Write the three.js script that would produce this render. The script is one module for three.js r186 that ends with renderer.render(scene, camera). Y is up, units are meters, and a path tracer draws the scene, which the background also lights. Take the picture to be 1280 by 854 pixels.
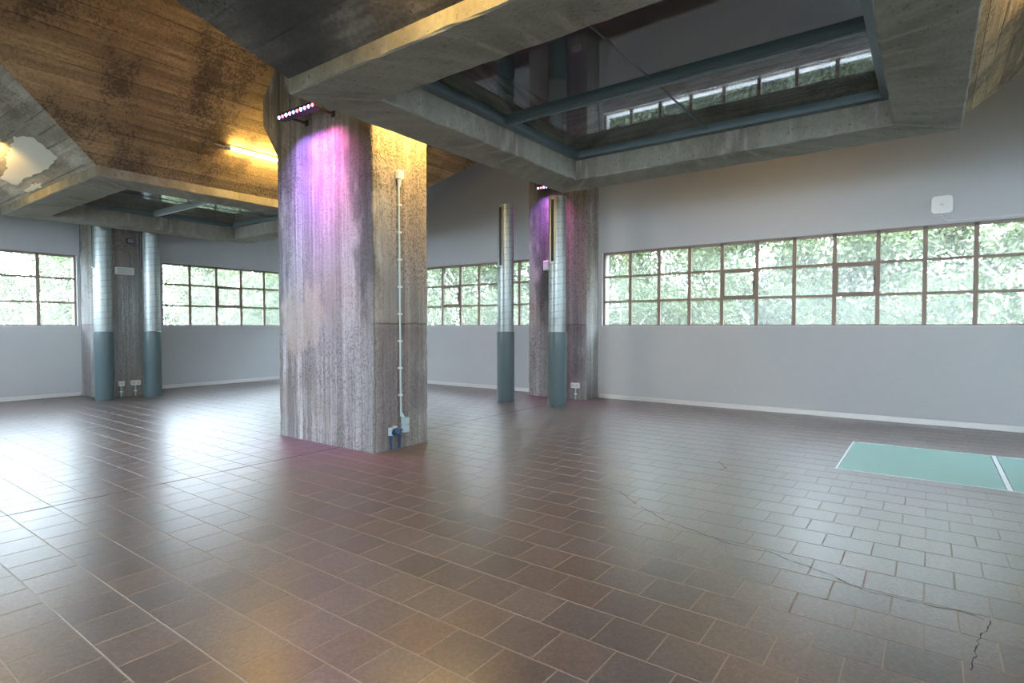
import * as THREE from 'three';
import { RoundedBoxGeometry } from 'three/addons/geometries/RoundedBoxGeometry.js';
import { mergeGeometries } from 'three/addons/utils/BufferGeometryUtils.js';
import { RectAreaLightUniformsLib } from 'three/addons/lights/RectAreaLightUniformsLib.js';

// ------------------------------------------------------------ camera, sky, exposure
const scene = new THREE.Scene();
const camera = new THREE.PerspectiveCamera(61.95, 1280 / 854, 0.05, 400);
camera.position.set(0, 1.4, 0);
camera.lookAt(-0.59128, 1.4 - 0.0267, -0.80602);
scene.background = new THREE.Color(0.81, 0.95, 1.12);          // even overcast sky
scene.backgroundIntensity = 18;
const renderer = new THREE.WebGLRenderer({ antialias: true });
renderer.toneMapping = THREE.LinearToneMapping;
renderer.toneMappingExposure = 1.08;
renderer.shadowMap.enabled = true;
RectAreaLightUniformsLib.init();

const TUBE = new THREE.Color(1.0, 0.58, 0.12);                 // warm fluorescent tubes
const TUBE_POWER = 22;

// ------------------------------------------------------------ helpers
function rng(seed) { let a = seed >>> 0; return () => { a = (a + 0x6d2b79f5) | 0; let t = Math.imul(a ^ (a >>> 15), 1 | a); t = (t + Math.imul(t ^ (t >>> 7), 61 | t)) ^ t; return ((t ^ (t >>> 14)) >>> 0) / 4294967296; }; }
const taken = new Map();
function numbered(name) { const n = taken.get(name) ?? 0; taken.set(name, n + 1); return n ? name + '_' + String(n).padStart(3, '0') : name; }
function tag(o, label, category, group) { o.userData.label = label; o.userData.category = category; if (group) o.userData.group = group; return o; }
function thing(name, label, category, pos = [0, 0, 0], turn = 0, group) {
  const o = new THREE.Group(); o.name = numbered(name); o.position.set(...pos); o.rotation.y = turn; scene.add(o);
  return tag(o, label, category, group);
}
function structure(name, parent = scene, pos = [0, 0, 0], turn = 0) { const o = new THREE.Group(); o.name = numbered(name); o.position.set(...pos); o.rotation.y = turn; o.userData.kind = 'structure'; parent.add(o); return o; }
function mesh(name, geo, mat, parent) {
  const m = new THREE.Mesh(Array.isArray(geo) ? mergeGeometries(geo.map((g) => (g.index ? g.toNonIndexed() : g))) : geo, mat);
  m.name = parent === scene ? numbered(name) : name; m.castShadow = m.receiveShadow = true; parent.add(m); return m;
}
const V = (x, y, z) => new THREE.Vector3(x, y, z);
function box(x0, x1, y0, y1, z0, z1) { const g = new THREE.BoxGeometry(x1 - x0, y1 - y0, z1 - z0); g.translate((x0 + x1) / 2, (y0 + y1) / 2, (z0 + z1) / 2); return g; }
function rbox(x0, x1, y0, y1, z0, z1, r = 0.01, s = 2) { const g = new RoundedBoxGeometry(x1 - x0, y1 - y0, z1 - z0, s, r); g.translate((x0 + x1) / 2, (y0 + y1) / 2, (z0 + z1) / 2); return g; }
function cyl(r0, r1, a, b, seg = 16) {                         // tapered rod from a to b
  const d = b.clone().sub(a), g = new THREE.CylinderGeometry(r1, r0, d.length(), seg);
  g.applyQuaternion(new THREE.Quaternion().setFromUnitVectors(V(0, 1, 0), d.clone().normalize())); g.translate(...a.clone().add(b).multiplyScalar(0.5).toArray()); return g;
}
// box-mapped uv in metres: the map's v runs along `up` on faces that contain it
function metricUV(g0, up = 'y') {
  const g = g0.index ? g0.toNonIndexed() : g0; g.computeVertexNormals();
  const p = g.attributes.position, n = g.attributes.normal, uv = new Float32Array(p.count * 2);
  for (let i = 0; i < p.count; i++) {
    const x = p.getX(i), y = p.getY(i), z = p.getZ(i), ax = Math.abs(n.getX(i)), ay = Math.abs(n.getY(i)), az = Math.abs(n.getZ(i));
    let u, v;
    if (ay > ax && ay > az) { u = x; v = z; } else if (ax > az) { u = z; v = y; } else { u = x; v = y; }
    uv[2 * i] = u; uv[2 * i + 1] = v;
  }
  g.setAttribute('uv', new THREE.BufferAttribute(uv, 2)); return g;
}
// convex prism through two rings of points (same count), uv from axes
function hull(ringA, ringB, uAxis, vAxis) {
  const pos = [], c = V(0, 0, 0); [...ringA, ...ringB].forEach((p) => c.add(p)); c.multiplyScalar(1 / (ringA.length * 2));
  const tri = (a, b, d) => { const n = b.clone().sub(a).cross(d.clone().sub(a)), m = a.clone().add(b).add(d).multiplyScalar(1 / 3).sub(c); (n.dot(m) < 0 ? [a, d, b] : [a, b, d]).forEach((p) => pos.push(p.x, p.y, p.z)); };
  const fan = (r) => { for (let i = 1; i + 1 < r.length; i++) tri(r[0], r[i], r[i + 1]); };
  fan(ringA); fan(ringB);
  for (let i = 0; i < ringA.length; i++) { const j = (i + 1) % ringA.length; tri(ringA[i], ringA[j], ringB[j]); tri(ringA[i], ringB[j], ringB[i]); }
  const g = new THREE.BufferGeometry(); g.setAttribute('position', new THREE.Float32BufferAttribute(pos, 3)); g.computeVertexNormals();
  const uv = []; for (let i = 0; i < pos.length; i += 3) { const p = V(pos[i], pos[i + 1], pos[i + 2]); uv.push(p.dot(uAxis), p.dot(vAxis)); }
  g.setAttribute('uv', new THREE.Float32BufferAttribute(uv, 2)); return g;
}
// closed sweep through rings of points; uv: u along the ring perimeter, v along the sweep
function sweep(rings, vOf) {
  const n = rings[0].length, pos = [], uv = [], per = [0];
  for (let i = 0; i < n; i++) per.push(per[i] + rings[0][i].distanceTo(rings[0][(i + 1) % n]));
  const push = (p, u, v) => { pos.push(p.x, p.y, p.z); uv.push(u, v); };
  for (let k = 0; k + 1 < rings.length; k++) for (let i = 0; i < n; i++) {
    const j = (i + 1) % n, a = rings[k][i], b = rings[k][j], c = rings[k + 1][j], d = rings[k + 1][i];
    push(a, per[i], vOf(k)); push(b, per[i + 1], vOf(k)); push(c, per[i + 1], vOf(k + 1)); push(a, per[i], vOf(k)); push(c, per[i + 1], vOf(k + 1)); push(d, per[i], vOf(k + 1));
  }
  for (const k of [0, rings.length - 1]) for (let i = 1; i + 1 < n; i++) [rings[k][0], rings[k][k ? i : i + 1], rings[k][k ? i + 1 : i]].forEach((p) => push(p, p.x, p.z));
  const g = new THREE.BufferGeometry(); g.setAttribute('position', new THREE.Float32BufferAttribute(pos, 3)); g.setAttribute('uv', new THREE.Float32BufferAttribute(uv, 2)); g.computeVertexNormals(); return g;
}

// ------------------------------------------------------------ procedural textures
function hash(x, y, s) { let h = Math.imul(x, 374761393) + Math.imul(y, 668265263) + Math.imul(s, 1274126177); h = Math.imul(h ^ (h >>> 13), 1274126177); return ((h ^ (h >>> 16)) >>> 0) / 4294967296; }
function vnoise(x, y, px, py, s) {                             // value noise that repeats after px, py cells
  const xi = Math.floor(x), yi = Math.floor(y), fx = x - xi, fy = y - yi, u = fx * fx * (3 - 2 * fx), v = fy * fy * (3 - 2 * fy);
  const x0 = ((xi % px) + px) % px, x1 = (x0 + 1) % px, y0 = ((yi % py) + py) % py, y1 = (y0 + 1) % py;
  const a = hash(x0, y0, s), b = hash(x1, y0, s), c = hash(x0, y1, s), d = hash(x1, y1, s);
  return a + (b - a) * u + (c - a) * v + (a - b - c + d) * u * v;
}
function fbm(u, v, px, py, oct, s) { let t = 0, a = 0.5, n = 0; for (let o = 0; o < oct; o++) { t += a * vnoise(u * px, v * py, px, py, s + o * 17); n += a; a *= 0.5; px *= 2; py *= 2; } return t / n; }
const sstep = (a, b, x) => { const t = Math.min(1, Math.max(0, (x - a) / (b - a))); return t * t * (3 - 2 * t); };
const mix = (a, b, t) => a + (b - a) * t, mix3 = (a, b, t) => [mix(a[0], b[0], t), mix(a[1], b[1], t), mix(a[2], b[2], t)];
const toS = (c) => Math.round(255 * Math.min(1, Math.max(0, c <= 0.0031308 ? c * 12.92 : 1.055 * c ** (1 / 2.4) - 0.055)));
// fn(u, v) -> { c: linear colour, h: height 0..1, r: roughness }
function makeMaps(w, h, sizeU, sizeV, fn, rough) {
  const col = new Uint8Array(w * h * 4), bmp = new Uint8Array(w * h * 4), rgh = rough ? new Uint8Array(w * h * 4) : null;
  for (let y = 0; y < h; y++) for (let x = 0; x < w; x++) {
    const o = fn((x + 0.5) / w, (y + 0.5) / h), i = 4 * (y * w + x), hh = Math.round(255 * Math.min(1, Math.max(0, o.h)));
    col[i] = toS(o.c[0]); col[i + 1] = toS(o.c[1]); col[i + 2] = toS(o.c[2]); col[i + 3] = 255;
    bmp[i] = bmp[i + 1] = bmp[i + 2] = hh; bmp[i + 3] = 255;
    if (rgh) { rgh[i] = rgh[i + 1] = rgh[i + 2] = Math.round(255 * Math.min(1, Math.max(0, o.r))); rgh[i + 3] = 255; }
  }
  const tex = (d, srgb) => { const t = new THREE.DataTexture(d, w, h); t.wrapS = t.wrapT = THREE.RepeatWrapping; t.magFilter = THREE.LinearFilter; t.minFilter = THREE.LinearMipmapLinearFilter; t.generateMipmaps = true; t.repeat.set(1 / sizeU, 1 / sizeV); if (srgb) t.colorSpace = THREE.SRGBColorSpace; t.needsUpdate = true; return t; };
  return { map: tex(col, true), bumpMap: tex(bmp), ...(rgh ? { roughnessMap: tex(rgh) } : {}) };
}
// concrete cast against boards. boards run along v; u crosses them
function boardConcrete(seed, pal, o) {
  return (u, v) => {
    const wob = (fbm(u, v, 3, 5, 3, seed + 90) - 0.5) * (o.wob ?? 0.006), bu = (u + wob) * o.boards, b = Math.floor(bu), f = bu - b, bb = ((b % o.boards) + o.boards) % o.boards;
    const tone = hash(bb, 3, seed), edge = Math.min(f, 1 - f);
    const streak = fbm(u, v, o.boards * 5, 6, 3, seed + 1), big = fbm(u, v, 3, 3, 5, seed + 2), big2 = fbm(u, v, 2, 3, 5, seed + 3), fine = fbm(u, v, o.pf, o.pf, 3, seed + 4);
    let c = mix3(pal.a, pal.b, sstep(0.35, 0.65, big));
    c = mix3(c, pal.pale, 0.75 * sstep(0.53, 0.7, big2 * 0.7 + streak * 0.3));
    const stain = sstep(o.stain - 0.03, o.stain + 0.09, fbm(u, v, o.sx ?? 6, o.sy ?? 6, 6, seed + 5) * 0.62 + fine * 0.38);
    c = mix3(c, pal.dark, stain * o.stainAmount);
    const pit = sstep(o.pit, o.pit + 0.05, fbm(u, v, o.pf, o.pf, 2, seed + 6) * 0.75 + 0.25 * sstep(0.4, 0.7, fbm(u, v, 5, 5, 3, seed + 7)));
    const line = o.line * sstep(0.045, 0.0, edge) * sstep(0.35, 0.6, fbm(u, v, o.boards, 7, 2, seed + 8));
    const k = (0.8 + 0.4 * tone) * (0.72 + 0.56 * streak) * (0.62 + 0.76 * fine);
    c = c.map((x) => x * k * (1 - 0.32 * pit) * (1 - line));
    const h = 0.45 + 0.22 * (tone - 0.5) + 0.25 * (streak - 0.5) + 0.2 * (fine - 0.5) - 0.4 * pit - 0.25 * line;
    return { c, h };
  };
}
const PAL = {
  pillar: { a: [0.26, 0.26, 0.252], b: [0.22, 0.192, 0.165], pale: [0.385, 0.39, 0.385], dark: [0.09, 0.085, 0.085] },
  tan: { a: [0.31, 0.228, 0.125], b: [0.235, 0.165, 0.085], pale: [0.37, 0.275, 0.15], dark: [0.075, 0.055, 0.042] },
  grey: { a: [0.4, 0.362, 0.31], b: [0.32, 0.28, 0.235], pale: [0.5, 0.47, 0.43], dark: [0.14, 0.112, 0.088] },
  blackish: { a: [0.11, 0.098, 0.09], b: [0.075, 0.066, 0.062], pale: [0.145, 0.135, 0.13], dark: [0.035, 0.032, 0.032] },  // much darker grey concrete, used on the near slope of the large hopper
};
const pillarBase = boardConcrete(11, PAL.pillar, { boards: 48, stain: 0.58, stainAmount: 0.35, pit: 0.68, line: 0.45, sx: 26, sy: 7, pf: 330, wob: 0.0008 });
// round the free-standing pillar: back 0-1.8 m, side 1.8-2.65 m, front 2.65-4.5 m; v is the height. Stains where the photograph shows them
const mPillarMaps = makeMaps(1536, 1536, 5.3, 5.4, (u, v) => {
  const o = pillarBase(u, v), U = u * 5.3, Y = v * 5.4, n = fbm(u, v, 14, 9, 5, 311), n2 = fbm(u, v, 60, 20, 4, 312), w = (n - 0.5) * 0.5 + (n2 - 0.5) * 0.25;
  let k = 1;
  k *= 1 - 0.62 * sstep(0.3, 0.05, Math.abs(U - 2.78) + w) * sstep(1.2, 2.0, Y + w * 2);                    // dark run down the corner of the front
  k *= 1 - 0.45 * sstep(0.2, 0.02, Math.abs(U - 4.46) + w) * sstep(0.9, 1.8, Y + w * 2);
  const tan = sstep(0.02, 0.2, 0.35 - Math.abs(U - 4.1) * 0.5 - Math.abs(Y - 1.5) * 0.6 + w * 1.6) * 0.5;        // tan patch low on the front
  let c = mix3(o.c, [0.36 * (0.7 + n2 * 0.6), 0.31 * (0.7 + n2 * 0.6), 0.24 * (0.7 + n2 * 0.6)], tan);
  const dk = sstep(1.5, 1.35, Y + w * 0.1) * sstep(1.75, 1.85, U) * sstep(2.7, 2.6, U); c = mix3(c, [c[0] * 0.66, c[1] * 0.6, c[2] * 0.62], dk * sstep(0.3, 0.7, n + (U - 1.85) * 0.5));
  const joint = sstep(0.012, 0.004, Math.abs(Y - 1.43 - (n2 - 0.5) * 0.02)) * sstep(1.75, 1.85, U) * sstep(2.7, 2.6, U);
  k *= 1 - 0.5 * joint;
  return { c: c.map((x) => x * k), h: o.h - 0.2 * joint };
});
const swapUV = (fn) => (u, v) => fn(v, u);                     // boards running across
const tanMaps = makeMaps(1024, 1024, 3.2, 3.2, swapUV(boardConcrete(23, PAL.tan, { boards: 20, stain: 0.52, stainAmount: 0.85, pit: 0.66, line: 0.75, pf: 170, sx: 5, sy: 8 })));
const greyMaps = makeMaps(1024, 1024, 2.6, 2.6, swapUV(boardConcrete(37, PAL.grey, { boards: 16, stain: 0.58, stainAmount: 0.6, pit: 0.68, line: 0.6, pf: 150 })));
const blackishMaps = makeMaps(512, 512, 2.6, 2.6, swapUV(boardConcrete(51, PAL.blackish, { boards: 9, stain: 0.55, stainAmount: 0.7, pit: 0.7, line: 0.5, pf: 120 })));
const beamMaps = makeMaps(1024, 1024, 2.4, 2.4, (u, v) => {
  const big = fbm(u, v, 3, 4, 5, 71), sm = fbm(u, v, 5, 22, 4, 72), fine = fbm(u, v, 100, 100, 2, 73), pit = 0.6 * sstep(0.78, 0.84, fbm(u, v, 90, 90, 2, 74));
  let c = mix3([0.34, 0.325, 0.275], [0.27, 0.245, 0.2], sstep(0.38, 0.62, big)); c = mix3(c, [0.46, 0.45, 0.4], 0.6 * sstep(0.55, 0.72, sm * 0.6 + big * 0.4));
  const k = (0.8 + 0.4 * sm) * (0.88 + 0.24 * fine) * (1 - 0.55 * pit); return { c: c.map((x) => x * k), h: 0.5 + 0.35 * (sm - 0.5) + 0.2 * (fine - 0.5) - 0.35 * pit };
});
const tileMaps = makeMaps(1024, 1024, 2.1, 2.1, (u, v) => {
  const big = fbm(u, v, 6, 6, 4, 81), mid = fbm(u, v, 40, 40, 3, 82), fine = fbm(u, v, 190, 190, 2, 83), pale = sstep(0.66, 0.78, fbm(u, v, 210, 210, 3, 84));
  let c = mix3([0.095, 0.07, 0.062], [0.108, 0.079, 0.068], big); const k = (0.92 + 0.16 * mid) * (0.66 + 0.68 * fine);
  c = mix3(c.map((x) => x * k), [0.24, 0.2, 0.175], 0.22 * pale);
  return { c, h: 0.5 + 0.5 * (mid - 0.5) + 0.35 * (fine - 0.5), r: 0.285 + 0.03 * big + 0.03 * mid };
}, true);
const plasterMaps = makeMaps(512, 512, 3, 3, (u, v) => {
  const big = fbm(u, v, 3, 3, 4, 91), fine = fbm(u, v, 80, 80, 3, 92), k = 0.96 + 0.06 * big + 0.03 * fine;
  return { c: [0.44 * k, 0.445 * k, 0.455 * k], h: 0.5 + 0.5 * (fine - 0.5) };
});
const std = (o) => new THREE.MeshStandardMaterial(o), phys = (o) => new THREE.MeshPhysicalMaterial(o), lin = (r, g, b) => new THREE.Color().setRGB(r, g, b);
const M = {
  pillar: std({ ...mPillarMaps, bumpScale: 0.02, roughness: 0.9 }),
  tan: std({ ...tanMaps, bumpScale: 0.016, roughness: 0.9 }),
  grey: std({ ...greyMaps, bumpScale: 0.016, roughness: 0.9 }),
  blackishConcrete: std({ ...blackishMaps, bumpScale: 0.016, roughness: 0.85 }),
  beam: std({ ...beamMaps, color: lin(0.66, 0.65, 0.62), bumpScale: 0.01, roughness: 0.85 }),
  tile: phys({ map: tileMaps.map, roughnessMap: tileMaps.roughnessMap, roughness: 1, ior: 1.75, vertexColors: true }),
  plaster: std({ ...plasterMaps, bumpScale: 0.001, roughness: 0.75 }),
  grout: std({ color: lin(0.25, 0.205, 0.165), roughness: 0.6 }),
  darkGap: std({ color: lin(0.03, 0.028, 0.027), roughness: 0.9 }),
  skirting: std({ color: lin(0.62, 0.6, 0.58), roughness: 0.38, metalness: 0.35 }),
  sill: std({ color: lin(0.6, 0.6, 0.6), roughness: 0.55 }),
  windowSteel: std({ color: lin(0.24, 0.185, 0.15), roughness: 0.6, metalness: 0.2 }),
  pane: phys({ color: lin(0.93, 0.97, 0.95), transmission: 1, thickness: 0, roughness: 0.24, ior: 1.5 }),
  skyPane: phys({ color: lin(0.75, 0.88, 0.88), transmission: 1, thickness: 0, roughness: 0.03, ior: 1.75 }),
  steel: std({ color: lin(0.13, 0.165, 0.18), roughness: 0.45, metalness: 0.3 }),
  steelPale: std({ color: lin(0.42, 0.45, 0.46), roughness: 0.45, metalness: 0.3 }),
  galvanised: std({ color: lin(0.33, 0.365, 0.36), roughness: 0.36, metalness: 0.75 }),
  seam: std({ color: lin(0.2, 0.22, 0.22), roughness: 0.5, metalness: 0.6 }),
  ductPaint: std({ color: lin(0.075, 0.115, 0.125), roughness: 0.32 }),
  black: std({ color: lin(0.012, 0.012, 0.013), roughness: 0.6 }),
  white: std({ color: lin(0.72, 0.72, 0.7), roughness: 0.4 }),
  offWhite: std({ color: lin(0.55, 0.55, 0.53), roughness: 0.5 }),
  conduit: std({ color: lin(0.38, 0.47, 0.47), roughness: 0.4 }),
  blue: std({ color: lin(0.012, 0.045, 0.11), roughness: 0.4 }),
  paleBlue: std({ color: lin(0.38, 0.5, 0.55), roughness: 0.45 }),
  limewash: std({ color: lin(0.72, 0.7, 0.65), roughness: 0.9 }),
  hatchGlass: phys({ color: lin(0.27, 0.56, 0.5), transmission: 0.3, thickness: 0, roughness: 0.22, ior: 1.5 }),
  pit: std({ color: lin(0.35, 0.42, 0.4), roughness: 0.9 }),
  leaf: phys({ color: 0xffffff, roughness: 0.8, transmission: 0.35, thickness: 0, side: THREE.DoubleSide }),
  bark: std({ color: lin(0.5, 0.48, 0.44), roughness: 0.9 }),
  grass: std({ color: lin(0.035, 0.05, 0.022), roughness: 1 }),
  outerWall: std({ color: lin(0.3, 0.28, 0.25), roughness: 0.9 }),
};

// ------------------------------------------------------------ the room: measures in metres
const XL = -13.85, XR = 10.05, ZB = -10, ZF = 0.85, TOP = 5.75, SILL = 1.4, HEAD = 2.83, WT = 0.3;
const PITCH = 0.566;
// walls: a sheet with openings, local x along the wall, local +z into the room
function wall(name, len, pos, turn, openings) {
  const s = new THREE.Shape([[-len / 2, 0], [len / 2, 0], [len / 2, TOP], [-len / 2, TOP]].map(([x, y]) => new THREE.Vector2(x, y)));
  for (const [a, b] of openings) s.holes.push(new THREE.Path([[a, SILL], [a, HEAD], [b, HEAD], [b, SILL]].map(([x, y]) => new THREE.Vector2(x, y))));
  const g = new THREE.ExtrudeGeometry(s, { depth: WT, bevelEnabled: false }); g.translate(0, 0, -WT);
  const m = mesh(name, metricUV(g), M.plaster, scene); m.position.set(...pos); m.rotation.y = turn; m.userData.kind = 'structure'; return m;
}
const back = (x) => x - (XL + XR) / 2;                         // world x -> local x of the back wall
const backOpenings = [[-13.41, -6.62], [-5.16, 1.63], [3.12, 9.35]];
wall('wall_back', XR - XL + 2 * WT, [(XL + XR) / 2, 0, ZB], 0, backOpenings.map(([a, b]) => [back(a), back(b)]));
wall('wall_front', XR - XL + 2 * WT, [(XL + XR) / 2, 0, ZF], Math.PI, backOpenings.map(([a, b]) => [-back(b), -back(a)]));
const sideMid = (ZB + ZF) / 2, sideOpenings = [[-4.08, -4.08 + 0.612 * 7], [-9.94, -5.66]];   // world z ranges
wall('wall_left', ZF - ZB, [XL, 0, sideMid], Math.PI / 2, sideOpenings.map(([a, b]) => [-(b - sideMid), -(a - sideMid)]));
wall('wall_right', ZF - ZB, [XR, 0, sideMid], -Math.PI / 2, sideOpenings.map(([a, b]) => [a - sideMid, b - sideMid]));
mesh('ceiling', metricUV(box(XL - WT, XR + WT, TOP, TOP + 0.3, ZB - WT, ZF + WT)), M.outerWall, scene).userData.kind = 'structure';

// baseboards
{
  const bb = (name, x0, x1, z0, z1) => { mesh(name, rbox(x0, x1, 0, 0.078, z0, z1, 0.004, 1), M.skirting, scene).userData.kind = 'structure'; };
  bb('baseboard_back', XL, -6.6, ZB - 0.004, ZB + 0.018); bb('baseboard_back', -5.2, 1.7, ZB - 0.004, ZB + 0.018); bb('baseboard_back', 3.1, XR, ZB - 0.004, ZB + 0.018);
  bb('baseboard_left', XL - 0.004, XL + 0.018, -4.1, ZF); bb('baseboard_left', XL - 0.004, XL + 0.018, ZB + 0.02, -4.98);
}

// windows: steel grids of single panes, three rows
let windowNo = 0;
function steelWindow(pos, turn, cols, pitch, casements) {
  const w = structure('window_' + (++windowNo), scene, pos, turn), W = cols * pitch, H = HEAD - SILL, rows = [0, 0.475, 0.955, H];
  const z0 = -0.1, z1 = -0.055, ver = box(-0.027, 0.027, 0, H, z0, z1);
  mesh('window_frame', [box(0, W, 0, 0.03, z0 - 0.01, z1), box(0, W, H - 0.045, H, z0 - 0.01, z1), box(0, 0.035, 0.03, H - 0.045, z0 - 0.01, z1), box(W - 0.035, W, 0.03, H - 0.045, z0 - 0.01, z1)], M.windowSteel, w);
  for (let c = 1; c < cols; c++) mesh('mullion', ver, M.windowSteel, w).position.x = c * pitch;
  for (const y of rows.slice(1, 3)) mesh('transom', box(0.035, W - 0.035, y - 0.019, y + 0.019, z0 + 0.004, z1 - 0.006), M.windowSteel, w);
  mesh('window_sill', box(0.002, W - 0.002, -0.001, 0.012, -0.29, 0.0), M.sill, w);
  const geos = new Map();
  for (let c = 0; c < cols; c++) for (let r = 0; r < 3; r++) {
    if (!geos.has(r)) { geos.set(r, new THREE.PlaneGeometry(pitch - 0.04, rows[r + 1] - rows[r] - 0.03)); }
    const p = mesh('pane', geos.get(r), M.pane, w); p.position.set((c + 0.5) * pitch, (rows[r] + rows[r + 1]) / 2, -0.08);
  }
  for (const c of casements) {                                  // opening light in the middle row: a heavier frame with hinges and a stay
    const a = c * pitch + 0.02, b = (c + 1) * pitch - 0.02, y0 = rows[1] + 0.014, y1 = rows[2] - 0.014, t = 0.032, zz0 = -0.085, zz1 = -0.035;
    const f = mesh('casement', [box(a, b, y0, y0 + t, zz0, zz1), box(a, b, y1 - t, y1, zz0, zz1), box(a, a + t, y0 + t, y1 - t, zz0, zz1), box(b - t, b, y0 + t, y1 - t, zz0, zz1)], M.windowSteel, w);
    mesh('handle', [box(b - 0.03, b - 0.012, (y0 + y1) / 2 - 0.05, (y0 + y1) / 2 + 0.03, zz1, zz1 + 0.02), box(b - 0.028, b - 0.016, (y0 + y1) / 2 - 0.1, (y0 + y1) / 2 - 0.04, zz1 + 0.014, zz1 + 0.026)], M.black, f);
  }
  return w;
}
steelWindow([-13.41, SILL, ZB], 0, 12, PITCH, [7, 3]);
steelWindow([-5.16, SILL, ZB], 0, 12, PITCH, [4, 7]);
steelWindow([3.12, SILL, ZB], 0, 11, PITCH, [4]);
steelWindow([XL, SILL, -4.08 + 0.612 * 7], Math.PI / 2, 7, 0.612, [2]);
steelWindow([XL, SILL, -5.66], Math.PI / 2, 7, 0.612, [2]);
for (const [a, b] of backOpenings) steelWindow([b, SILL, ZF], Math.PI, Math.round((b - a) / PITCH), PITCH, []);
for (const [a, b] of sideOpenings) steelWindow([XR, SILL, a], -Math.PI / 2, 7, 0.612, []);

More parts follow.
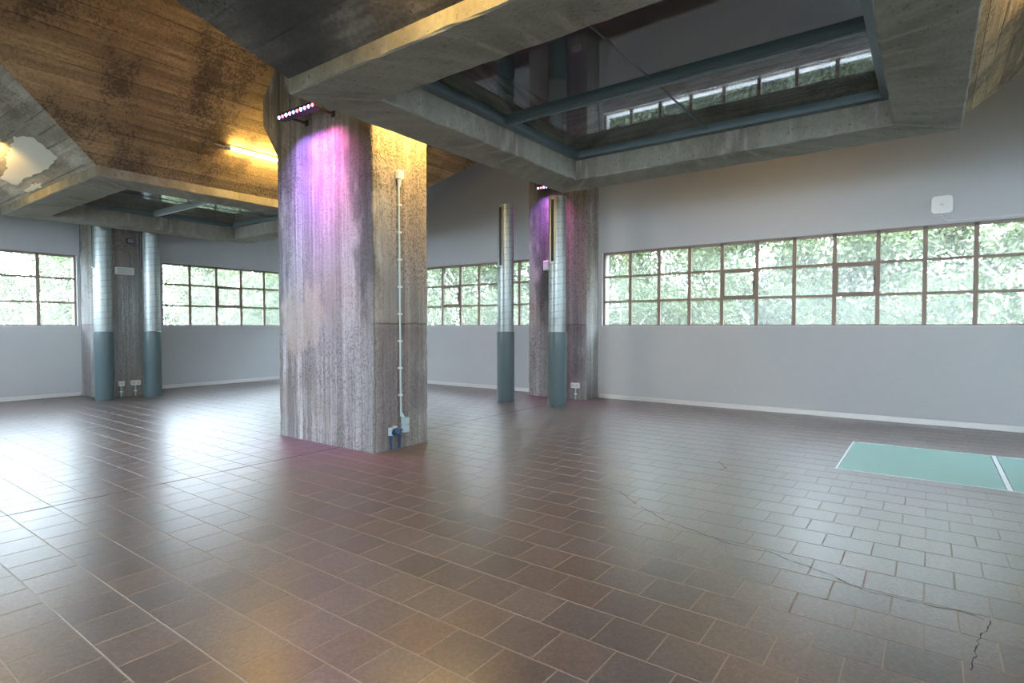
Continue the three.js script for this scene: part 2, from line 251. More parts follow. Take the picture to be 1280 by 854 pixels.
// ------------------------------------------------------------ floor: square clay tiles in running bond
const hatch = { x0: -0.73, x1: 3.2, z0: -8.02, z1: -6.37 };
{
  const floor = structure('floor');
  const s = new THREE.Shape([[XL - WT, ZB - WT], [XR + WT, ZB - WT], [XR + WT, ZF + WT], [XL - WT, ZF + WT]].map(([x, z]) => new THREE.Vector2(x, -z)));
  s.holes.push(new THREE.Path([[hatch.x0, hatch.z0], [hatch.x0, hatch.z1], [hatch.x1, hatch.z1], [hatch.x1, hatch.z0]].map(([x, z]) => new THREE.Vector2(x, -z))));
  const g = new THREE.ExtrudeGeometry(s, { depth: 0.25, bevelEnabled: false }); g.rotateX(-Math.PI / 2); g.translate(0, -0.2513, 0);
  mesh('grout_bed', metricUV(g), M.grout, floor);
  const PX = 0.2665, PZ = 0.2645, J = 0.0065, Q = rng(5), list = [], gapX = -5.487;
  const holes = [[hatch.x0 - 0.004, hatch.x1 + 0.004, hatch.z0 - 0.004, hatch.z1 + 0.004], [gapX - 0.007, gapX + 0.007, ZB - 1, ZF + 1]];
  const cut = (r, h) => {
    const [a, b, c, d] = r, [e, f, i, j] = h; if (b <= e || a >= f || d <= i || c >= j) return [r];
    const out = [], z0 = Math.max(c, i), z1 = Math.min(d, j);
    if (c < i) out.push([a, b, c, i]); if (d > j) out.push([a, b, j, d]); if (a < e) out.push([a, e, z0, z1]); if (b > f) out.push([f, b, z0, z1]);
    return out.filter((q) => q[1] - q[0] > 0.012 && q[3] - q[2] > 0.012);
  };
  for (let n = -8; n < 36; n++) {
    const z1 = -0.893 - n * PZ, z0 = z1 - PZ, ph = -2.0 + (n % 2 ? 0 : 0.5) * PX;
    if (z0 > ZF || z1 < ZB) continue;
    for (let k = Math.floor((XL - ph) / PX); k * PX + ph < XR; k++) {
      const x0 = ph + k * PX; let rs = [[Math.max(XL, x0 + J / 2), Math.min(XR, x0 + PX - J / 2), Math.max(ZB, z0 + J / 2), Math.min(ZF, z1 - J / 2)]];
      for (const hq of holes) rs = rs.flatMap((r) => cut(r, hq));
      for (const r of rs) if (r[1] - r[0] > 0.01 && r[3] - r[2] > 0.01) list.push(r);
    }
  }
  const B = 0.0012, tint = () => { const t = 0.84 + 0.3 * Q(), w = (Q() - 0.5) * 0.12; return [t * (1 + w), t, t * (1 - w * 0.8)]; };
  const tileGeo = (w, d, u0, v0, c, tilt) => {                  // top face, four bevels, four sides
    const X = w / 2, Z = d / 2, pos = [], uv = [], col = [], P = (sx, sz, i) => [sx * (X - (i ? B : 0)), i ? 0 : -B * 0.8, sz * (Z - (i ? B : 0))];
    const put = (...ps) => ps.forEach(([x, y, z]) => { pos.push(x, y + (y > -0.003 ? x * tilt[0] + z * tilt[1] : 0), z); uv.push(u0 + x, v0 + z); col.push(...c); });
    const quad = (a, b, e, f) => put(a, b, e, a, e, f), S = [[-1, -1], [-1, 1], [1, 1], [1, -1]];
    quad(...S.map(([a, b]) => P(a, b, 1)));
    for (let i = 0; i < 4; i++) { const a = S[i], b = S[(i + 1) % 4], lo = ([sx, sz]) => [sx * X, -0.006, sz * Z]; quad(P(...a, 0), P(...b, 0), P(...b, 1), P(...a, 1)); quad(lo(a), lo(b), P(...b, 0), P(...a, 0)); }
    const q = new THREE.BufferGeometry(); q.setAttribute('position', new THREE.Float32BufferAttribute(pos, 3)); q.setAttribute('uv', new THREE.Float32BufferAttribute(uv, 2)); q.setAttribute('color', new THREE.Float32BufferAttribute(col, 3)); q.computeVertexNormals(); return q;
  };
  const tiltOf = () => [(Q() - 0.5) * 0.0012, (Q() - 0.5) * 0.0012];
  const variants = Array.from({ length: 40 }, () => tileGeo(PX - J, PZ - J, Q() * 2, Q() * 2, tint(), tiltOf()));
  const seen = (r) => {                                         // how large a tile shows from the doorway view
    const x = (r[0] + r[1]) / 2, z = (r[2] + r[3]) / 2, depth = -0.59128 * x - 0.80602 * z, side = 0.80631 * x - 0.5915 * z;
    if (depth < 2.25 || Math.abs(side / depth) > 0.95) return 0;
    return (r[1] - r[0]) * (r[3] - r[2]) / depth ** 3;
  };
  const order = list.map((r) => [seen(r), r]).sort((a, b) => b[0] - a[0]), rest = [];
  order.forEach(([, r], i) => {
    const w = r[1] - r[0], d = r[3] - r[2], full = Math.abs(w - PX + J) < 1e-6 && Math.abs(d - PZ + J) < 1e-6, cx = (r[0] + r[1]) / 2, cz = (r[2] + r[3]) / 2;
    if (i < 300) { const m = mesh('floor_tile', full ? variants[Math.floor(Q() * 40)] : tileGeo(w, d, Q() * 2, Q() * 2, tint(), tiltOf()), M.tile, floor); m.position.set(cx, 0, cz); }
    else { const q = tileGeo(w, d, Q() * 2, Q() * 2, tint(), tiltOf()); q.translate(cx, 0, cz); rest.push(q); }
  });
  mesh('floor_tiles', rest, M.tile, floor).userData.kind = 'stuff';
  mesh('expansion_joint', box(gapX - 0.0068, gapX + 0.0068, -0.004, -0.0012, ZB, ZF), M.darkGap, floor);
  // hairline cracks across the tiles
  const crack = (pts, w) => {
    const pos = [], fine = []; for (let i = 0; i + 1 < pts.length; i++) for (let k = 0; k < 6; k++) fine.push([mix(pts[i][0], pts[i + 1][0], k / 6) + (Q() - 0.5) * 0.018, mix(pts[i][1], pts[i + 1][1], k / 6) + (Q() - 0.5) * 0.018]);
    for (let i = 0; i + 1 < fine.length; i++) { const [a, b] = [fine[i], fine[i + 1]], l = Math.hypot(b[0] - a[0], b[1] - a[1]) || 1, nx = -(b[1] - a[1]) / l * w * (0.5 + Q()), nz = (b[0] - a[0]) / l * w * (0.5 + Q()); const y = 0.0012; pos.push(a[0] - nx, y, a[1] - nz, b[0] - nx, y, b[1] - nz, b[0] + nx, y, b[1] + nz, a[0] - nx, y, a[1] - nz, b[0] + nx, y, b[1] + nz, a[0] + nx, y, a[1] + nz); }
    const q = new THREE.BufferGeometry(); q.setAttribute('position', new THREE.Float32BufferAttribute(pos, 3)); q.computeVertexNormals(); mesh('crack', q, M.darkGap, floor);
  };
  crack([[-1.79, -4.13], [-1.68, -4.05], [-1.53, -3.94], [-1.27, -3.85], [-1.02, -3.75], [-0.79, -3.76], [-0.59, -3.68], [-0.42, -3.61], [-0.26, -3.51], [-0.08, -3.5], [0.14, -3.52], [0.26, -3.49]], 0.0028);
  crack([[0.26, -3.49], [0.21, -3.3], [0.18, -3.12], [0.16, -2.9]], 0.0022);
  crack([[-2.6, -4.6], [-2.3, -4.45], [-2.1, -4.4], [-1.79, -4.13]], 0.0026);
  crack([[-1.75, -6.0], [-1.6, -5.75], [-1.62, -5.6]], 0.0034);
}
// glazed floor hatch
{
  const t = thing('floor_hatch', 'greenish glass floor hatch with aluminium edging set flush in the tiles', 'floor hatch', [hatch.x0, 0, hatch.z0]);
  const W = hatch.x1 - hatch.x0, D = hatch.z1 - hatch.z0, e = 0.018, n = 3, b = 0.045, pw = (W - 2 * e - (n - 1) * b) / n;
  mesh('edging', [box(0, W, -0.05, 0.001, 0, e), box(0, W, -0.05, 0.001, D - e, D), box(0, e, -0.05, 0.001, e, D - e), box(W - e, W, -0.05, 0.001, e, D - e)], M.steelPale, t);
  for (let i = 0; i < n; i++) {
    const x = e + i * (pw + b);
    mesh('pane', box(x + 0.002, x + pw - 0.002, -0.022, -0.002, e + 0.002, D - e - 0.002), M.hatchGlass, t);
    if (i) mesh('glazing_bar', rbox(x - b + 0.002, x - 0.002, -0.06, 0.001, e, D - e, 0.003, 1), M.steelPale, t);
  }
  mesh('pit', [box(0, W, -0.7, -0.65, 0, D), box(-0.03, 0, -0.7, -0.05, 0, D), box(W, W + 0.03, -0.7, -0.05, 0, D), box(0, W, -0.7, -0.05, -0.03, 0), box(0, W, -0.7, -0.05, D, D + 0.03)], M.pit, t);
}

// ------------------------------------------------------------ concrete hoppers overhead
const HB = 3.19, HT = 3.31, KX = 1.1, KZ = 1.1 / 1.6, ZN = -2.565, ZFAR = -6.62, GLASS = 3.45;
function hopper(label, x0, x1, xl, xr, mats) {                  // outlet frame x0..x1; slopes run out to xl and xr
  const t = thing('concrete_hopper', label, 'hopper', [(x0 + x1) / 2, HB, (ZN + ZFAR) / 2]), ox = (x0 + x1) / 2, oz = (ZN + ZFAR) / 2, q = rng(Math.round(x0 * 100) + 9000);
  const P = (x, y, z) => V(x - ox, y - HB, z - oz), W = 0.5, j = (a) => (q() - 0.5) * a;
  // four mitred beams of the outlet frame, with slightly rough arrises
  const sides = [[V(x0, 0, ZN), V(x1, 0, ZN), V(0, 0, -1)], [V(x1, 0, ZN), V(x1, 0, ZFAR), V(-1, 0, 0)], [V(x1, 0, ZFAR), V(x0, 0, ZFAR), V(0, 0, 1)], [V(x0, 0, ZFAR), V(x0, 0, ZN), V(1, 0, 0)]];
  const sec = [[0, HB + 0.012], [0.012, HB], [W - 0.012, HB], [W, HB + 0.012], [W, GLASS + 0.02], [0.06, GLASS + 0.02], [0, HT + 0.02]];
  for (const [a, b, inw] of sides) {
    const dir = b.clone().sub(a), L = dir.length(); dir.normalize(); const rings = [], N = 28;
    for (let k = 0; k <= N; k++) rings.push(sec.map(([d, y], i) => { const s = mix(d, L - d, k / N), e = k > 0 && k < N ? (i < 4 ? 0.009 : 0) : 0, p = a.clone().addScaledVector(dir, s).addScaledVector(inw, d + j(e)); return P(p.x, y + j(e), p.z); }));
    mesh('outlet_beam', sweep(rings, (k) => (k / N) * L), mats[4], t);
  }
  // four sloping sides
  const rise = Math.min((ZN - ZFAR) * 0 + 3.2 * KZ, 2.2), slab = 0.2, topY = HT + 2.2, at = (d) => HT + d;
  const X = (d, s) => (s < 0 ? Math.max(xl, x0 - d / KX) : Math.min(xr, x1 + d / KX)), Zc = (d, s) => (s < 0 ? ZFAR - d / KZ : ZN + d / KZ);
  const face = (pts, nrm, u, v, m) => mesh('slope_panel', hull(pts, pts.map((p) => p.clone().addScaledVector(nrm, slab)), u, v), m, t);
  const d = 2.2, nx = V(KX, 1, 0).normalize(), nz = V(0, 1, -KZ).normalize();
  const up = (n2) => n2;
  // +x and -x slopes (boards run along z)
  for (const s of [1, -1]) {
    const xe = s > 0 ? x1 : x0, run = Math.min(d / KX, s > 0 ? xr - x1 : x0 - xl), dd = run * KX, zr = d / KZ * (run / (d / KX));
    face([P(xe, HT, ZFAR), P(xe, HT, ZN), P(xe + s * run, HT + dd, ZN + zr), P(xe + s * run, HT + dd, ZFAR - zr)], V(-s * KX, 1, 0).normalize(), V(0, 0, 1), V(s, KX, 0).normalize(), s > 0 ? mats[0] : mats[1]);
  }
  // +z and -z slopes (boards run along x)
  for (const s of [1, -1]) {
    const ze = s > 0 ? ZN : ZFAR, run = Math.min(d / KZ, s > 0 ? ZF - ZN : ZFAR - ZB), dd = run * KZ, rl = Math.min(dd / KX, x0 - xl), rr = Math.min(dd / KX, xr - x1);
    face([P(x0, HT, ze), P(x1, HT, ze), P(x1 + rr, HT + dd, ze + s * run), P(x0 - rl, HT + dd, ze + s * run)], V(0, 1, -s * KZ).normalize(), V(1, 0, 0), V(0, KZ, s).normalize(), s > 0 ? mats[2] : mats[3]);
  }
  return t;
}
const H1 = { x0: -4.02, x1: 0.21 }, H2 = { x0: -12.05, x1: -7.99 }, H3 = { x0: 4.1, x1: 8.3 };
hopper('large concrete hopper outlet with a blackish dark slope, beside the purple-lit pillar', H1.x0, H1.x1, -6.005, 2.155, [M.tan, M.tan, M.blackishConcrete, M.tan, M.beam]);
const hop2 = hopper('concrete hopper outlet above the two pipes on the window side, with a limewashed slope', H2.x0, H2.x1, XL, -6.005, [M.tan, M.grey, M.grey, M.grey, M.beam]);
hopper('concrete hopper over the far end of the hall, out beyond the floor hatch', H3.x0, H3.x1, 2.155, XR, [M.grey, M.tan, M.grey, M.tan, M.beam]);
// limewash patches left on the slope of the second hopper
{
  const ox = (H2.x0 + H2.x1) / 2, oz = (ZN + ZFAR) / 2, q = rng(77), nrm = V(0, -1, KZ).normalize();
  for (const outline of [[[-8.52, 0.32], [-8.56, 0.15], [-9.2, 0.11], [-9.9, 0.12], [-10.55, 0.1], [-10.72, 0.2], [-10.1, 0.24], [-9.7, 0.31], [-9.3, 0.33], [-8.9, 0.37]], [[-9.75, 0.05], [-9.95, 0.015], [-10.5, 0.02], [-10.6, 0.055], [-10.1, 0.06]]]) {
    const fine = []; outline.forEach(([x, y], i) => { const [x2, y2] = outline[(i + 1) % outline.length]; for (let k = 0; k < 7; k++) fine.push([mix(x, x2, k / 7) + (q() - 0.5) * 0.05, mix(y, y2, k / 7) + (q() - 0.5) * 0.02]); });
    const s = new THREE.Shape(fine.map(([x, y]) => new THREE.Vector2(x, y))), g = new THREE.ExtrudeGeometry(s, { depth: 0.004, bevelEnabled: false }), p = g.attributes.position;
    for (let i = 0; i < p.count; i++) { const x = p.getX(i), hgt = p.getY(i), off = p.getZ(i); p.setXYZ(i, x - ox + nrm.x * off, HT + hgt - HB + nrm.y * off, ZN + hgt / KZ - oz + nrm.z * off); }
    g.computeVertexNormals(); mesh('limewash_patch', g, M.limewash, hop2);
  }
}
// glazing in the hopper outlets
function skylight(label, h, bar = M.steel) {
  const x0 = h.x0 + 0.5, x1 = h.x1 - 0.5, z0 = ZFAR + 0.5, z1 = ZN - 0.5, W = x1 - x0, D = z1 - z0, t = thing('skylight', label, 'skylight', [x0, GLASS, z0]), b = 0.09, m = 0.075;
  mesh('steel_frame', [box(0, W, -0.03, 0.05, 0, b), box(0, W, -0.03, 0.05, D - b, D), box(0, b, -0.03, 0.05, b, D - b), box(W - b, W, -0.03, 0.05, b, D - b)], M.steel, t);
  mesh('glazing_bar', [box(b, W - b, -0.035, 0.05, D / 2 - m / 2, D / 2 + m / 2), box(b, W - b, -0.05, -0.035, D / 2 - 0.02, D / 2 + 0.02)], bar, t);
  for (const [za, zb] of [[b, D / 2 - m / 2], [D / 2 + m / 2, D - b]]) {
    mesh('glass_joint', box(W / 2 - 0.004, W / 2 + 0.004, 0.0, 0.02, za, zb), M.steel, t);
    for (const [xa, xb] of [[b, W / 2 - 0.004], [W / 2 + 0.004, W - b]]) { const g = new THREE.PlaneGeometry(xb - xa, zb - za); g.rotateX(Math.PI / 2); const p = mesh('pane', g, M.skyPane, t); p.position.set((xa + xb) / 2, 0.006, (za + zb) / 2); }
  }
}
skylight('dark mirror-like skylight of four panes in the hopper outlet beside the purple-lit pillar', H1);
skylight('skylight with a pale middle bar in the hopper outlet above the two pipes', H2, M.steelPale);
skylight('skylight in the hopper outlet beyond the floor hatch', H3);

// ------------------------------------------------------------ concrete pillars
function pillar(label, x0, x1, z0, z1, y1, seed, gusset) {
  const cx = (x0 + x1) / 2, cz = (z0 + z1) / 2, t = thing('concrete_pillar', label, 'pillar', [cx, 0, cz]), q = rng(seed), X = (x1 - x0) / 2, Z = (z1 - z0) / 2, c = 0.018;
  const rings = [], N = 70;
  for (let k = 0; k <= N; k++) { const e = Array.from({ length: 8 }, () => c * (0.25 + 1.5 * q() * q()));
    rings.push([[-X, Z - e[0]], [-X + e[1], Z], [X - e[2], Z], [X, Z - e[3]], [X, -Z + e[4]], [X - e[5], -Z], [-X + e[6], -Z], [-X, -Z + e[7]]].map(([x, z]) => V(x, (k / N) * y1, z)).reverse()); }
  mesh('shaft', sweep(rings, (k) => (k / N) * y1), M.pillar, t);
  if (gusset) { const pts = [[-X + 0.05, 3.5], [-X, 3.62], [-X - 0.32, 4.02], [-X - 0.32, 4.45], [-X + 0.05, 4.9]].map(([x, y]) => V(x, y, Z - 0.004)); mesh('haunch', hull(pts, pts.map((p) => p.clone().setZ(-Z + 0.004)), V(1, 0, 0), V(0, 1, 0)), M.pillar, t); }
  return t;
}
pillar('massive free-standing board-marked concrete pillar washed in purple light', -6.73, -4.91, -4.96, -4.12, 5.4, 3, true);
pillar('concrete pillar against the long window wall, behind two slotted pipes', -6.57, -5.24, -10.02, -9.53, 5.4, 4);
pillar('concrete wall pillar between two windows, under the limewashed hopper', -13.87, -12.92, -4.94, -4.13, 5.2, 6);

// conduit run on the free-standing pillar
{
  const F = -4.91, t = thing('cable_conduit', 'thin pale conduit with switch boxes running up the free-standing pillar', 'conduit', [F, 0, -4.5]), z = -4.5, L = (p) => [p[0] - F, p[1], p[2] - z];
  mesh('pipe', cyl(0.011, 0.011, V(0.02, 0.36, -0.005), V(0.02, 2.98, 0.01), 10), M.conduit, t);
  for (let i = 0; i < 8; i++) mesh('clip', rbox(0, 0.036, 0.6 + i * 0.31, 0.622 + i * 0.31, -0.024, 0.024, 0.004, 1), M.offWhite, t);
  mesh('junction_box', [rbox(0, 0.06, 3.07, 3.17, -0.035, 0.045, 0.008), cyl(0.03, 0.014, V(0.03, 3.07, 0.005), V(0.025, 2.98, 0.005), 12)], M.offWhite, t);
  mesh('switch_box', [rbox(0, 0.055, 0.265, 0.345, -0.105, -0.025, 0.006), rbox(0, 0.055, 0.175, 0.26, -0.105, -0.025, 0.006)], M.paleBlue, t);
  mesh('spout', cyl(0.018, 0.012, V(0.022, 0.345, -0.04), V(0.02, 0.41, -0.012), 10), M.paleBlue, t);
  mesh('connector', cyl(0.008, 0.008, V(0.02, 0.21, -0.025), V(0.02, 0.21, 0.07), 8), M.blue, t);
  mesh('lower_pipe', cyl(0.012, 0.012, V(0.02, 0.0, 0.02), V(0.02, 0.21, 0.015), 10), M.blue, t);
}
{
  const F = -4.91, t = thing('power_socket', 'blue capped power socket low on the free-standing pillar', 'socket', [F, 0, -4.385]);
  mesh('body', rbox(0, 0.05, 0.165, 0.255, -0.05, 0.06, 0.008), M.paleBlue, t);
  const cap = mesh('cap', cyl(0.042, 0.036, V(0.045, 0.2, 0.005), V(0.1, 0.225, 0.005), 18), M.blue, t);
  mesh('hinge', rbox(0.04, 0.075, 0.25, 0.272, -0.02, 0.03, 0.004, 1), M.offWhite, cap);
  mesh('pipe', cyl(0.012, 0.012, V(0.02, 0, 0.03), V(0.02, 0.17, 0.03), 10), M.blue, t);
}

// ------------------------------------------------------------ round ventilation pipes
function duct(label, x, z, slot) {
  const t = thing('ventilation_pipe', label, 'pipe', [x, 0, z]), R = 0.15, T = 3.64, K = 1.3;
  const low = new THREE.LatheGeometry([[0, 0], [R + 0.012, 0], [R + 0.012, K - 0.012], [R + 0.006, K], [0, K]].map(([a, b]) => new THREE.Vector2(a, b)), 40); mesh('painted_base', low, M.ductPaint, t);
  const upg = new THREE.LatheGeometry([[0, K], [R, K], [R, T - 0.02], [R + 0.006, T - 0.018], [R + 0.006, T], [R - 0.004, T], [0, T]].map(([a, b]) => new THREE.Vector2(a, b)), 40); const body = mesh('pipe', upg, M.galvanised, t);
  const pts = [], pitch = 0.118, turns = (T - 0.06 - K) / pitch; for (let i = 0; i <= turns * 28; i++) { const a = (i / 28) * Math.PI * 2; pts.push(V(Math.cos(a) * (R + 0.0005), K + 0.02 + (i / 28) * pitch, -Math.sin(a) * (R + 0.0005))); }
  mesh('spiral_seam', new THREE.TubeGeometry(new THREE.CatmullRomCurve3(pts), pts.length, 0.0038, 5), M.seam, body);
  // long air slot facing away from the long window wall
  const s = mesh('air_slot', box(-0.03, 0.03, 2.52, 3.58, R - 0.012, R + 0.006), M.black, t);
  mesh('slot_frame', [box(-0.05, -0.03, 2.5, 3.6, R - 0.02, R + 0.012), box(0.03, 0.05, 2.5, 3.6, R - 0.02, R + 0.012), box(-0.03, 0.03, 2.5, 2.52, R - 0.02, R + 0.012), box(-0.03, 0.03, 3.58, 3.6, R - 0.02, R + 0.012)], M.galvanised, s);
}
duct('spiral steel ventilation pipe standing clear of the pillar, before the long window wall', -6.36, -8.47);
duct('spiral steel ventilation pipe in front of the pink-lit wall pillar', -5.25, -8.49);
duct('spiral steel ventilation pipe beside the single white power socket, under the limewashed hopper', -12.66, -4.13);
duct('spiral steel ventilation pipe beside the double white power socket, under the limewashed hopper', -12.62, -4.95);

// ------------------------------------------------------------ small fittings
function wallBox(name, label, cat, pos, size, turn, mat, group) { const t = thing(name, label, cat, pos, turn, group); mesh('housing', rbox(-size[0] / 2, size[0] / 2, -size[1] / 2, size[1] / 2, 0, size[2], Math.min(0.012, size[2] / 3)), mat, t); return t; }
{
  const a = wallBox('emergency_light', 'white emergency light box on the wall pillar between two pipes', 'light', [-12.92, 2.495, -4.58], [0.32, 0.15, 0.07], Math.PI / 2, M.white);
  mesh('lens', rbox(-0.14, 0.14, -0.055, 0.055, 0.062, 0.078, 0.006), M.offWhite, a);
  const b = wallBox('emergency_light', 'white emergency light box on the pink-lit wall pillar', 'light', [-6.03, 2.6, -9.53], [0.3, 0.19, 0.07], 0, M.white);
  mesh('lens', rbox(-0.13, 0.13, -0.075, 0.075, 0.062, 0.078, 0.006), M.offWhite, b);
  const c = wallBox('junction_box', 'small dark junction box high on the wall pillar between two pipes', 'junction box', [-12.92, 3.1, -4.69], [0.13, 0.1, 0.05], Math.PI / 2, M.black);
  mesh('lid', rbox(-0.055, 0.055, -0.04, 0.04, 0.05, 0.058, 0.003, 1), M.seam, c);
}
function socket(label, pos, turn, w) {
  const t = thing('power_socket', label, 'socket', pos, turn, undefined);
  mesh('body', rbox(-w / 2, w / 2, 0.215, 0.315, 0, 0.06, 0.008), M.white, t);
  for (let i = 0; i < Math.round(w / 0.085); i++) { const x = (i - (Math.round(w / 0.085) - 1) / 2) * 0.085; mesh('outlet', cyl(0.028, 0.028, V(x, 0.265, 0.055), V(x, 0.265, 0.066), 18), M.offWhite, t); }
  mesh('pipe', cyl(0.014, 0.014, V(0, 0, 0.025), V(0, 0.22, 0.025), 10), M.conduit, t);
  mesh('clip', rbox(-0.024, 0.024, 0.09, 0.115, 0, 0.045, 0.004, 1), M.white, t);
}
socket('single white power socket on a short pipe at the foot of the wall pillar', [-12.92, 0, -4.49], Math.PI / 2, 0.1);
socket('double white power socket on a short pipe at the foot of the wall pillar', [-12.92, 0, -4.74], Math.PI / 2, 0.175);
socket('white power socket on a short pipe at the foot of the pink-lit wall pillar', [-5.46, 0, -9.53], 0, 0.175);
{
  const t = thing('wireless_access_point', 'square white wireless access point on the wall above the long window', 'access point', [0.112, 3.09, ZB + 0.003]);
  mesh('back_plate', rbox(-0.09, 0.09, -0.09, 0.09, 0, 0.03, 0.012), M.offWhite, t);
  const s = new THREE.Shape(), hw = 0.116, r = 0.05; s.moveTo(-hw + r, -hw); s.lineTo(hw - r, -hw); s.quadraticCurveTo(hw, -hw, hw, -hw + r); s.lineTo(hw, hw - r); s.quadraticCurveTo(hw, hw, hw - r, hw); s.lineTo(-hw + r, hw); s.quadraticCurveTo(-hw, hw, -hw, hw - r); s.lineTo(-hw, -hw + r); s.quadraticCurveTo(-hw, -hw, -hw + r, -hw);
  const g = new THREE.ExtrudeGeometry(s, { depth: 0.03, bevelEnabled: true, bevelThickness: 0.008, bevelSize: 0.007, bevelSegments: 3, curveSegments: 8 }); g.translate(0, 0, 0.03); mesh('cover', g, M.white, t);
  mesh('emblem', [cyl(0.014, 0.014, V(-0.012, 0.004, 0.067), V(-0.012, 0.004, 0.0692), 16), cyl(0.014, 0.014, V(0.012, -0.004, 0.067), V(0.012, -0.004, 0.0692), 16)], M.offWhite, t);
  const c = new THREE.CatmullRomCurve3([V(0, -0.1, 0.02), V(0.0, -0.15, 0.02), V(0.03, -0.2, 0.02), V(0.09, -0.225, 0.02), V(0.2, -0.228, 0.02), V(0.6, -0.228, 0.02), V(1.4, -0.228, 0.02)]); mesh('cable', new THREE.TubeGeometry(c, 60, 0.012, 8), M.offWhite, t);
}

// ------------------------------------------------------------ lamps
// fluorescent battens lying on the hopper slopes; axis 'z' or 'x'
function tubeLight(label, c, along, normal, bright = 1, L = 1.32) {
  const q = new THREE.Matrix4().makeBasis(along, normal.clone().cross(along).normalize(), normal), t = thing('fluorescent_light', label, 'light', [0, 0, 0]);
  t.position.copy(c); t.quaternion.setFromRotationMatrix(q);    // local x along the tube, local z away from the slope
  mesh('batten', rbox(-L / 2 - 0.05, L / 2 + 0.05, -0.02, 0.02, 0.0, 0.03, 0.004, 1), M.offWhite, t);
  for (const s of [-1, 1]) { mesh('end_cap', cyl(0.026, 0.024, V(s * (L / 2 + 0.06), 0, 0.055), V(s * (L / 2 - 0.01), 0, 0.055), 16), M.galvanised, t); mesh('cable_gland', cyl(0.007, 0.018, V(s * (L / 2 + 0.19), 0, 0.03), V(s * (L / 2 + 0.06), 0, 0.055), 12), M.offWhite, t); }
  mesh('tube', cyl(0.019, 0.019, V(-L / 2, 0, 0.055), V(L / 2, 0, 0.055), 18), std({ color: 0xffffff, emissive: lin(1, 0.64, 0.19), emissiveIntensity: 75 * bright, roughness: 0.5 }), t);
  const l = new THREE.RectAreaLight(TUBE, TUBE_POWER * bright, L - 0.04, 0.034); l.name = 'tube_light'; l.position.set(0, 0, 0.08); l.rotation.y = Math.PI; t.add(l);   // shines away from the slope
  return t;
}
const S = 0.44, nX = (s) => V(s * KX, -1, 0).normalize(), nZ = (s) => V(0, -1, s * KZ).normalize();
tubeLight('glowing fluorescent tube on the stained tan slope behind the purple-lit pillar', V(H2.x1 + S, HT + S * KX, -4.58), V(0, 0, 1), nX(1), 2.2);
tubeLight('glowing fluorescent tube on the limewashed grey slope', V(-10.03, HT + 0.4, ZN + 0.4 / KZ), V(1, 0, 0), nZ(1));
tubeLight('fluorescent tube close beside the free-standing pillar, above the outlet frame', V(H1.x0 - S, HT + S * KX, -4.58), V(0, 0, 1), nX(-1), 3.4);
tubeLight('fluorescent tube on the slope towards the long window wall', V(-1.9, HT + 0.48, ZFAR - 0.48 / KZ), V(1, 0, 0), nZ(-1), 0.7);
tubeLight('fluorescent tube on the blackish slope of the large hopper', V(-2.0, HT + 0.3, ZN + 0.3 / KZ), V(1, 0, 0), nZ(1), 2);
tubeLight('fluorescent tube on the slope above the floor hatch', V(H1.x1 + S, HT + S * KX, -4.58), V(0, 0, 1), nX(1));

// colour-changing LED bars on the pillars
function ledBar(label, x, y, z, L, power, off) {                 // the bar stands off the pillar on two arms
  const t = thing('led_wash_light', label, 'light', [x, y, z]);
  const hb = mesh('housing', rbox(-L / 2, L / 2, 0, 0.07, off - 0.05, off + 0.05, 0.01), M.black, t);
  for (const s of [-1, 1]) mesh('bracket', [box(s * L * 0.36 - 0.012, s * L * 0.36 + 0.012, 0.025, 0.045, 0, off - 0.04), box(s * L * 0.36 - 0.03, s * L * 0.36 + 0.03, 0, 0.07, 0, 0.008)], M.black, t);
  const cols = [lin(0.25, 0.35, 1), lin(1, 0.08, 0.12), lin(0.3, 0.9, 1), lin(0.7, 0.2, 1)], n = Math.max(5, Math.round(L / 0.075));
  const mats = cols.map((c) => std({ color: 0x222222, emissive: c, emissiveIntensity: 9, roughness: 0.4 })), g = new THREE.SphereGeometry(0.02, 12, 8);
  for (let i = 0; i < n; i++) { const d = mesh('led_lens', g, mats[i % 4], hb); d.position.set(-L / 2 + (i + 0.5) * (L / n), 0.022, off + 0.048); }
  [[-1, [0.45, 0.24, 1]], [0, [0.72, 0.2, 0.95]], [1, [1, 0.22, 0.58]]].forEach(([f, c]) => {   // the bar washes the face below it
    const l = new THREE.RectAreaLight(lin(...c), power * 0.1, L / 3.1, 0.05); l.name = 'led_light'; l.position.set(f * L / 3, -0.012, off); l.rotation.set(-Math.PI / 2 + 0.75, 0, 0); t.add(l);
    for (const [cone, share, drop, into] of [[1.0, 0.36, -2.0, -0.45], [0.44, 0.95, -2.2, -0.08]]) {   // each emitter: a wide near beam and a narrow long one
      const s = new THREE.SpotLight(lin(...c), power * share, 0, cone, 1, 2); s.name = 'led_spot'; s.position.set(f * L / 3, -0.015, off); s.target.position.set(f * L / 2, drop, into); s.castShadow = true; s.shadow.radius = 2; t.add(s, s.target);
    }
  });
}
ledBar('glowing red and blue LED bar at the top of the free-standing pillar', -5.83, 3.81, -4.12, 0.72, 15, 0.27);
ledBar('small glowing LED bar at the top of the wall pillar behind two pipes', -6.05, 4.06, -9.53, 0.32, 8, 0.2);

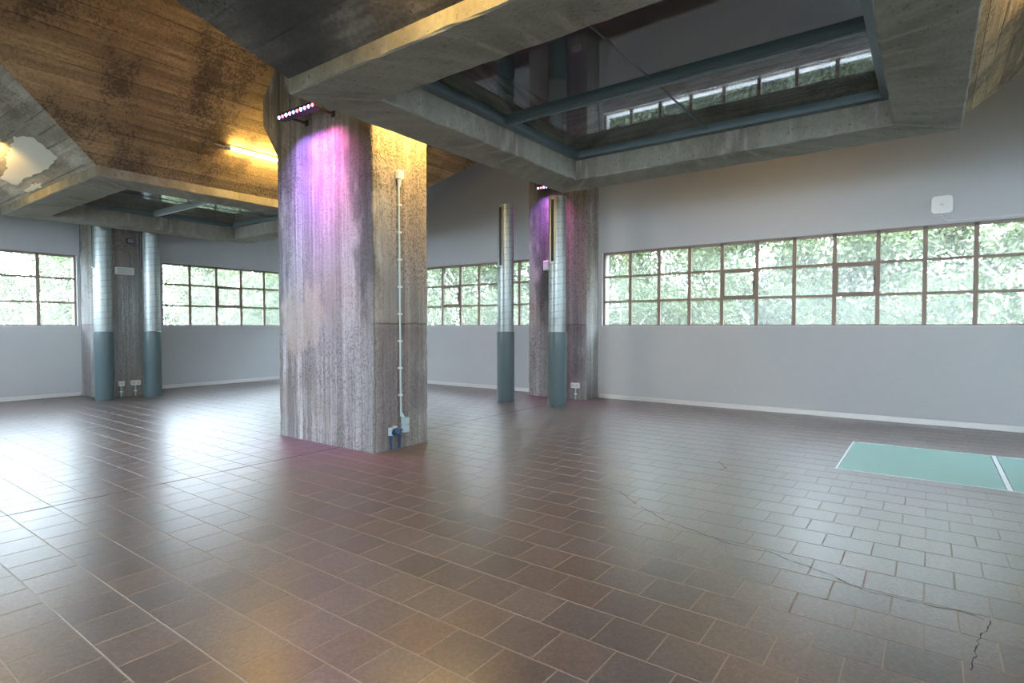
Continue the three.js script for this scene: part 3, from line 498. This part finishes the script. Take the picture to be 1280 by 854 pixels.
// ------------------------------------------------------------ outside: ground and trees
mesh('ground', metricUV(box(-80, 60, -5.2, -5, -90, 50)), M.grass, scene).userData.kind = 'structure';
function tree(name, label, cat, group, seed, o) {
  const t = thing(name, label, cat, [0, -5, 0], 0, group), q = rng(seed), geos = [], leaves = [];
  const g0 = () => (q() + q() + q() - 1.5) / 1.5;
  const limb = (a, b, r0, r1) => geos.push(cyl(r0, r1, a, b, 7));
  let p = V(0, 0, 0); for (let i = 0; i < 5; i++) { const n = p.clone().add(V(g0() * 0.25, o.h / 6, g0() * 0.25)); limb(p, n, o.r * (1 - i * 0.17), o.r * (1 - (i + 1) * 0.17)); p = n; }
  const blobs = []; for (let i = 0; i < o.blobs; i++) { const y = mix(o.low, o.h, q()), w = o.w * Math.sqrt(Math.max(0.1, 1 - ((y - o.mid) / (o.h - o.mid + 0.6)) ** 2)), a = q() * 6.283, d = Math.sqrt(q()) * w; blobs.push(V(Math.cos(a) * d, y, Math.sin(a) * d)); }
  blobs.forEach((b, i) => { if (i % 3 === 0) limb(V(0, Math.max(0.5, b.y - 1.2), 0), b, 0.03, 0.008); });
  mesh('trunk', geos, M.bark, t);
  const lg = new THREE.BufferGeometry(); lg.setAttribute('position', new THREE.Float32BufferAttribute([0, 0, 0, 0.32, 0.5, 0.06, 0, 1, 0, 0, 0, 0, 0, 1, 0, -0.32, 0.5, 0.06], 3)); lg.computeVertexNormals();
  const inst = new THREE.InstancedMesh(lg, M.leaf, o.n), m = new THREE.Matrix4(), col = new THREE.Color();
  for (let i = 0; i < o.n; i++) {
    const b = blobs[Math.floor(q() * blobs.length)], s = o.leaf * (0.6 + 0.8 * q());
    m.compose(V(b.x + g0() * o.spread, b.y + g0() * o.spread, b.z + g0() * o.spread), new THREE.Quaternion().setFromEuler(new THREE.Euler(q() * 6.3, q() * 6.3, q() * 6.3)), V(s, s, s)); inst.setMatrixAt(i, m);
    const k = 0.7 + 0.6 * q(), y = q(); col.setRGB(k * mix(0.11, 0.2, y), k * mix(0.155, 0.23, y), k * mix(0.075, 0.1, y)); inst.setColorAt(i, col);
  }
  inst.name = 'foliage'; inst.userData.kind = 'stuff'; inst.castShadow = inst.receiveShadow = true; t.add(inst); return t;
}
{
  const q = rng(404), o = { h: 10.8, low: 2.5, mid: 6.2, w: 2.1, r: 0.1, blobs: 100, n: 19000, leaf: 0.14, spread: 0.75 };
  const protos = [1, 2, 3].map((s) => tree('birch_tree', 'leafy birch tree standing outside the windows', 'tree', 'birch trees outside the windows', 600 + s, o));
  let n = 0; const put = (proto, x, z, s) => { const used = proto.userData.used; const t = used ? proto.clone() : proto; if (used) { t.name = numbered('birch_tree'); t.userData = { ...proto.userData }; scene.add(t); } proto.userData.used = true; t.position.set(x, -5, z); t.rotation.y = q() * 6.28; t.scale.setScalar(s); return t; };
  for (let i = 0; i < 15; i++) put(protos[i % 3], -26 + i * 2.75 + (q() - 0.5) * 0.7, -16.4 - (i % 2) * 1.6, 0.92 + 0.16 * q());
  for (let i = 0; i < 13; i++) put(protos[(i + 1) % 3], -44 + i * 4.6 + (q() - 0.5) * 1, -23 - (i % 2) * 1.5, 1.0 + 0.14 * q());
  for (let i = 0; i < 6; i++) put(protos[i % 3], -31, -15 + i * 5.2, 0.95 + 0.1 * q());
  const ob = { h: 8.2, low: 1.5, mid: 4.5, w: 2.4, r: 0.09, blobs: 60, n: 12000, leaf: 0.12, spread: 0.65 };
  const sh = [1, 2].map((s) => tree('hedge_shrub', 'dense green shrub outside the windows behind the wall pillar', 'shrub', 'shrubs outside the short window wall', 700 + s, ob));
  for (let i = 0; i < 8; i++) { const used = i > 1, t = used ? sh[i % 2].clone() : sh[i]; if (used) { t.name = numbered('hedge_shrub'); t.userData = { ...sh[0].userData }; scene.add(t); } t.position.set(-22.5 - q() * 1.5, -5, -15 + i * 3.1); t.rotation.y = q() * 6.28; t.scale.setScalar(1.0 + 0.2 * q()); }
  for (let i = 0; i < 10; i++) { const t = sh[i % 2].clone(); t.name = numbered('hedge_shrub'); t.userData = { ...sh[0].userData, label: 'dense green shrub in the understorey below the birch trees', group: 'shrubs below the birch trees' }; scene.add(t); t.position.set(-23 + i * 3.3, -5, -13.6); t.rotation.y = q() * 6.28; t.scale.setScalar(0.84 + 0.1 * q()); }
  scene.traverse((c) => { delete c.userData.used; });
}

scene.traverse((o) => { if (o.isMesh) { o.castShadow = o.receiveShadow = true; } });
renderer.render(scene, camera);
